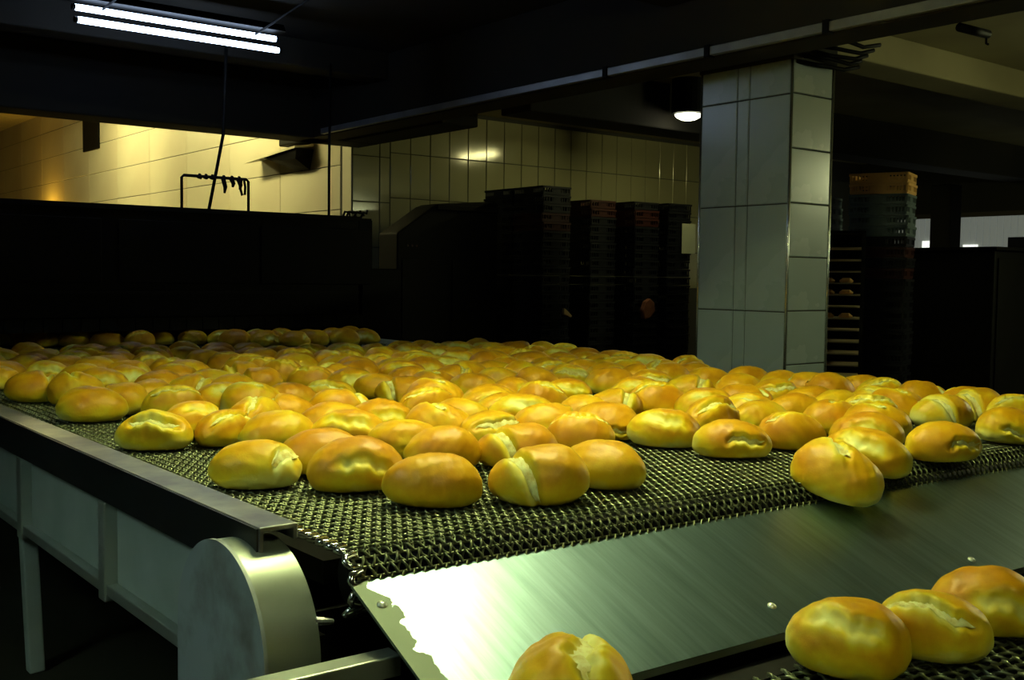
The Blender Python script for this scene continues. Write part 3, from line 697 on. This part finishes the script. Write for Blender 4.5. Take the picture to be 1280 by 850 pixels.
for _i, (_x, _y, _a) in enumerate(ROLLS): _rank.setdefault(row_of(_x, _y), []).append((_x, _i))
RANK = {}
for _r, _l in _rank.items():
    for _k, (_x, _i) in enumerate(sorted(_l)): RANK[_i] = (_k, len(_l))
ROWN = {r: k for k, r in enumerate(sorted(_rank))}
def copy_roll(kind, var, x, y, ang, z=.002, tilt=(0,0), scale=None, split=True):
    lst = LIB[kind]; me, sm = lst[var % len(lst)]
    o = bpy.data.objects.new('bread_roll', me); C.objects.link(o)
    o.location = (x*S, y*S, z*S)
    o.rotation_euler = (math.radians(tilt[0]), math.radians(tilt[1]), math.radians(ang))
    k = scale or rng.uniform(.95,1.05)
    o.scale = (k*rng.uniform(.97,1.03), k*rng.uniform(.97,1.03), k*rng.uniform(.95,1.05))
    if sm and split:
        c = bpy.data.objects.new('split', sm); C.objects.link(c); c.parent = o
    return o
def region(x, y):
    if y > 4.0: return 'dim brown bread roll in the last rows at the dark oven mouth', 'rolls at the oven mouth'
    if y > 3.0:
        if x < 1.7: return 'dim bread roll in the rear left part of the belt, short of the last rows', 'rolls at the rear left of the belt'
        return 'bread roll in the rear right part of the belt along the far rail', 'rolls at the rear right of the belt'
    if x < 1.25: return 'golden bread roll in the crowded left part of the belt behind the front rolls', 'rolls in the left of the belt'
    if x < 2.0: return 'golden bread roll in the crowded middle of the belt', 'rolls in the middle of the belt'
    return 'golden bread roll on the right of the belt, towards the tiled pillar', 'rolls on the right of the belt'
for i, (x, y, a) in enumerate(ROLLS):
    if i in HERO:
        kind, var, lab = HERO[i]
    else:
        kind = rng.choice(['top','top','smooth','diag','top','smooth','cross','smooth']); var = rng.randrange(8); lab = None
        if rng.random() < .35: a += 180
    z = .002; tilt = (rng.uniform(-4,4), rng.uniform(-3,3)); sc = None
    if i == 46: x, y = 1.473, 1.02; z = -.024; tilt = (0, 15); sc = 1.10
    if i == 47: x, y = 1.611, 1.052; z = -.007; tilt = (0, 8); sc = 1.05
    if i in (8, 19, 24): sc = 1.04
    if i == 24: tilt = (0, 3)
    o = copy_roll(kind, var, x, y, a, z, tilt, sc, split=(y < 2.6))
    if lab: tag(o, lab, 'bread roll', 'single bread rolls on the mesh belt')
    else:
        l, g_ = region(x, y); k_, n_ = RANK[i]
        side = ORD[k_] + ' from the left rail' if k_ <= n_/2 else (ORD[n_-1-k_] + ' from the right rail')
        tone = 'dim ' if y > 3.0 else 'golden '
        tag(o, tone + WORDK[kind] + ' roll, ' + side + ' in the ' + ORD[ROWN[row_of(x, y)]] + ' row from the chute', 'bread roll', g_)
for (kind, var, x, y, a, lab) in (
    ('smooth',4,1.078,.718,-55,'left of the three bread rolls on the lower belt at the right'),
    ('top',4,1.205,.685,-60,'middle of the three bread rolls on the lower belt at the right'),
    ('smooth',6,1.345,.69,-50,'rightmost bread roll on the lower belt, at the picture edge'),
    ('top',2,.700,.778,50,'bread roll at the bottom of the picture, crease towards the viewer')):
    o = copy_roll(kind, var, x, y, a, LZ+.003, (0,0), 1.0 if x > .9 else 1.16); o.scale.y *= 1.12; o.scale.z *= 1.12; tag(o, lab, 'bread roll', 'bread rolls on the lower belt')

# ------------------------------------------------------------------ bread trays and the background
def tray_meshes(L_, W_, H_, mat, tagname):
    x, y = L_/2, W_/2; t = .006
    g = G(); g.box(-x,x,-y,y,0,.006)
    body = G(); body.box(-x,x,-y,y,.0,.005)
    for s in (-1, 1):
        body.box(-x,x,s*y-t/2,s*y+t/2,.005,H_*.30); body.box(s*x-t/2,s*x+t/2,-y,y,.005,H_*.30)
        body.box(-x*.32,x*.32,s*y-t/2,s*y+t/2,H_*.30,H_*.76); body.box(s*x-t/2,s*x+t/2,-y*.3,y*.3,H_*.30,H_*.76)
    rim = G()
    for s in (-1, 1):
        rim.box(-x-.004,x+.004,s*y-.007,s*y+.007,H_*.74,H_*.97); rim.box(s*x-.007,s*x+.007,-y,y,H_*.74,H_*.97)
    rib = G()
    for s in (-1, 1):
        for k in range(6):
            for q in (-1, 1):
                cx = q*(x*.36 + (x*.60)*k/5.0); rib.box(cx-.0035,cx+.0035,s*y-.004,s*y+.004,H_*.28,H_*.76)
        for k in range(4):
            for q in (-1, 1):
                cy = q*(y*.36 + (y*.58)*k/3.0); rib.box(s*x-.004,s*x+.004,cy-.0035,cy+.0035,H_*.28,H_*.76)
    out = []
    for n, gg in (('body',body),('rim',rim),('slot_ribs',rib)):
        me = mesh_from(n, gg); me.materials.append(mat); out.append((n, me))
    return out
TL, TWd, THt = .285, .215, .0545
TR = {k: tray_meshes(TL, TWd, THt, M[k], k) for k in ('crate_o','crate_b','crate_d','crate_r')}
def tray(x, y, z, ang, k, label, group):
    o = empty('bread_tray', (x,y,z), label, 'tray', group); o.rotation_euler.z = math.radians(ang)
    for n, me in TR[k]:
        c = bpy.data.objects.new(n, me); C.objects.link(c); c.parent = o
        if n == 'slot_ribs': c['kind'] = 'stuff'
    return o
def stack(x, y, n, ang, pick, group, z0=FZ+.003):
    for i in range(n):
        k, lab = pick(i, n)
        if 'orange tray of' not in lab: lab = lab.replace(' tray', ' tray, ' + ORD[n-1-i] + ' from the top,', 1)
        tray(x+rng.uniform(-.004,.004), y+rng.uniform(-.004,.004), z0+i*THt, ang+rng.uniform(-1,1), k, lab, group)
# stack right of the pillar: two orange trays on grey-blue ones on dark ones
def pickR(i, n):
    if i == n-1: return 'crate_o', 'topmost orange tray of the stack right of the pillar'
    if i == n-2: return 'crate_o', 'lower orange tray of the stack right of the pillar'
    if i >= n-6: return 'crate_b', 'grey-blue tray under the two orange trays'
    if i in (n-8, n-10): return 'crate_r', 'dark red tray low in the stack right of the pillar'
    return 'crate_d', 'black tray low in the stack right of the pillar'
stack(5.03,3.22,25,-70,pickR,'trays in the stack right of the pillar')
def pickR2(i, n): return 'crate_b', 'grey-blue tray in the stack behind the orange trays'
stack(4.93,3.60,23,-70,pickR2,'trays behind the orange topped stack')
# stacks against the back wall
def pk(lab, reds=()):
    def f(i, n):
        return ('crate_r' if (n-1-i) in reds else 'crate_d'), (lab if (n-1-i) not in reds else lab.replace('black','dark red'))
    return f
stack(4.315,5.15,25,90,pk('black tray in the tallest back stack',(3,4)),'trays in the tallest back stack')
stack(4.315,5.45,25,90,pk('black tray in the stack behind the tallest one'),'trays behind the tallest stack')
stack(4.80,5.25,24,90,pk('black tray in the second back stack from the left',(0,1)),'trays in the second back stack')
stack(5.10,5.15,24,90,pk('black tray in the third back stack from the left',(1,2)),'trays in the third back stack')
stack(5.36,5.1,24,90,pk('black tray in the stack close left of the pillar'),'trays in the stack left of the pillar')
# dark hopper with sloping shoulder
hp = empty('dough_hopper', (3.65,5.3,FZ), 'black sheet metal hopper with a sloping shoulder between oven and tray stacks', 'hopper')
put('body', G().prism_y([(3.29,FZ),(3.29,.57),(3.54,.735),(3.58,.75),(3.99,.785),(4.01,.775),(4.01,FZ)], 5.2, 5.40), M['black'], hp, bevel=.008)
put('rim', G().box(3.56,4.01,5.188,5.20,.715,.745), M['black'], hp, bevel=.002)
for x in (3.36,3.39,3.42):
    put('indicator', G().tube([(x,5.202,.50),(x,5.194,.50)], .006, 10), M['crate_r'], hp)
for xa, xb in ((3.32,3.64),(3.67,3.98)):
    put('door', G().box(xa,xb,5.193,5.201,FZ+.05,.42), M['black'], hp, bevel=.003)
# pale notice sheet, small plate and cloth among the stacks
M['paper'] = mk('pale_sheet', (.42,.45,.36), .7, noise=(5,(.34,.37,.28),.6))
tag(put('notice_sheet', G().box(5.37,5.50,4.938,4.942,.50,.70), M['paper'], org=(5.43,4.94,.50)), 'pale sheet hung on the tray stack left of the pillar', 'sheet')
M['cloth'] = mk('rust_cloth', (.13,.035,.012), .9, noise=(9,(.05,.015,.006),.8), bump=(20,.5))
g = G()
cl = [(0,0),(.06,.01),(.10,.05),(.095,.11),(.05,.14),(.01,.12),(-.02,.06)]
g.prism_y([(5.02+x, .06+z) for x, z in cl], 4.93, 4.965)
tag(put('rust_cloth', g, M['cloth'], org=(5.06,4.95,.06), bevel=.01), 'rust coloured cloth hanging on the back tray stacks', 'cloth')
g = G().prism_y([(4.37,.10),(4.43,.08),(4.44,.09),(4.39,.13),(4.37,.14)], 4.985, 5.01)
tag(put('metal_scoop', g, mk('scoop_metal', (.6,.42,.2), .35, .6), org=(4.4,5.0,.08), bevel=.003), 'small brassy scoop hanging low on the tallest tray stack', 'scoop')

# tray rack directly right of the pillar
rk = empty('tray_rack', (4.257,2.97,FZ), 'tall rack of closely spaced shelves beside the pillar edge', 'rack')
rk.rotation_euler.z = math.radians(-57)
M['rackm'] = mk('rack_metal', (.62,.50,.30), .45, .2, noise=(5,(.30,.25,.16),.7))
def rput(name, g, mat, bevel=0):
    o = put(name, mesh_from(name, g), mat, rk, bevel=bevel); return o
for (x, y) in ((-.17,-.12),(.13,-.12),(-.17,.12),(.13,.12)):
    rput('post', G().box(x-.008,x+.008,y-.008,y+.008,0,1.03), M['black'])
for i in range(17):
    z = .10+i*.0532
    rput('shelf', G().box(-.165,.125,-.122,.12,z,z+.006), M['rackm'])
    if i in (12,13,10):
        for k in range(3):
            cx = -.10+k*.08
            rput('dough_piece', G().tube([(cx-.03,-.08,z+.012),(cx-.015,-.08,z+.016),(cx+.015,-.08,z+.016),(cx+.03,-.08,z+.012)], [.004,.012,.012,.004], 8), M['crate_o'])
rput('dark_backing', G().box(-.165,.125,.112,.118,.05,1.02), M['black'])  # black sheet added so the gaps between shelves stay dark
rput('top_box', G().box(-.17,.13,-.12,.12,1.02,1.032), M['black'])
# dark machine and boxes on the right
bxr = empty('dark_cabinet', (6.2,3.3,FZ), 'long black cabinet on the right below the glowing wall strip', 'cabinet')
put('body', G().box(5.6,7.2,2.9,3.9,FZ,.50), M['black'], bxr, bevel=.01)
put('top', G().box(5.58,7.22,2.88,3.92,.50,.52), M['black'], bxr, bevel=.004)
for k in range(3):
    put('door', G().box(5.63+.52*k,6.12+.52*k,2.89,2.90,FZ+.05,.46), M['black'], bxr, bevel=.004)
for k, (x, y, h) in enumerate(((6.55,3.15,.085),(6.95,3.2,.06))):
    b = empty('black_box', (x,y,.52), ('taller black box on the dark cabinet, left one','lower black box on the dark cabinet, right one')[k], 'box', 'boxes on the cabinet')
    put('body', G().box(x-.13,x+.13,y-.1,y+.1,.52,.52+h), M['crate_d'], b, bevel=.004)
    put('clip', G().box(x-.02,x+.01,y-.104,y-.1,.52+h*.55,.52+h*.8), M['trim'], b)

# strip the builder's helper property
for o in bpy.data.objects:
    if '_org' in o.keys(): del o['_org']
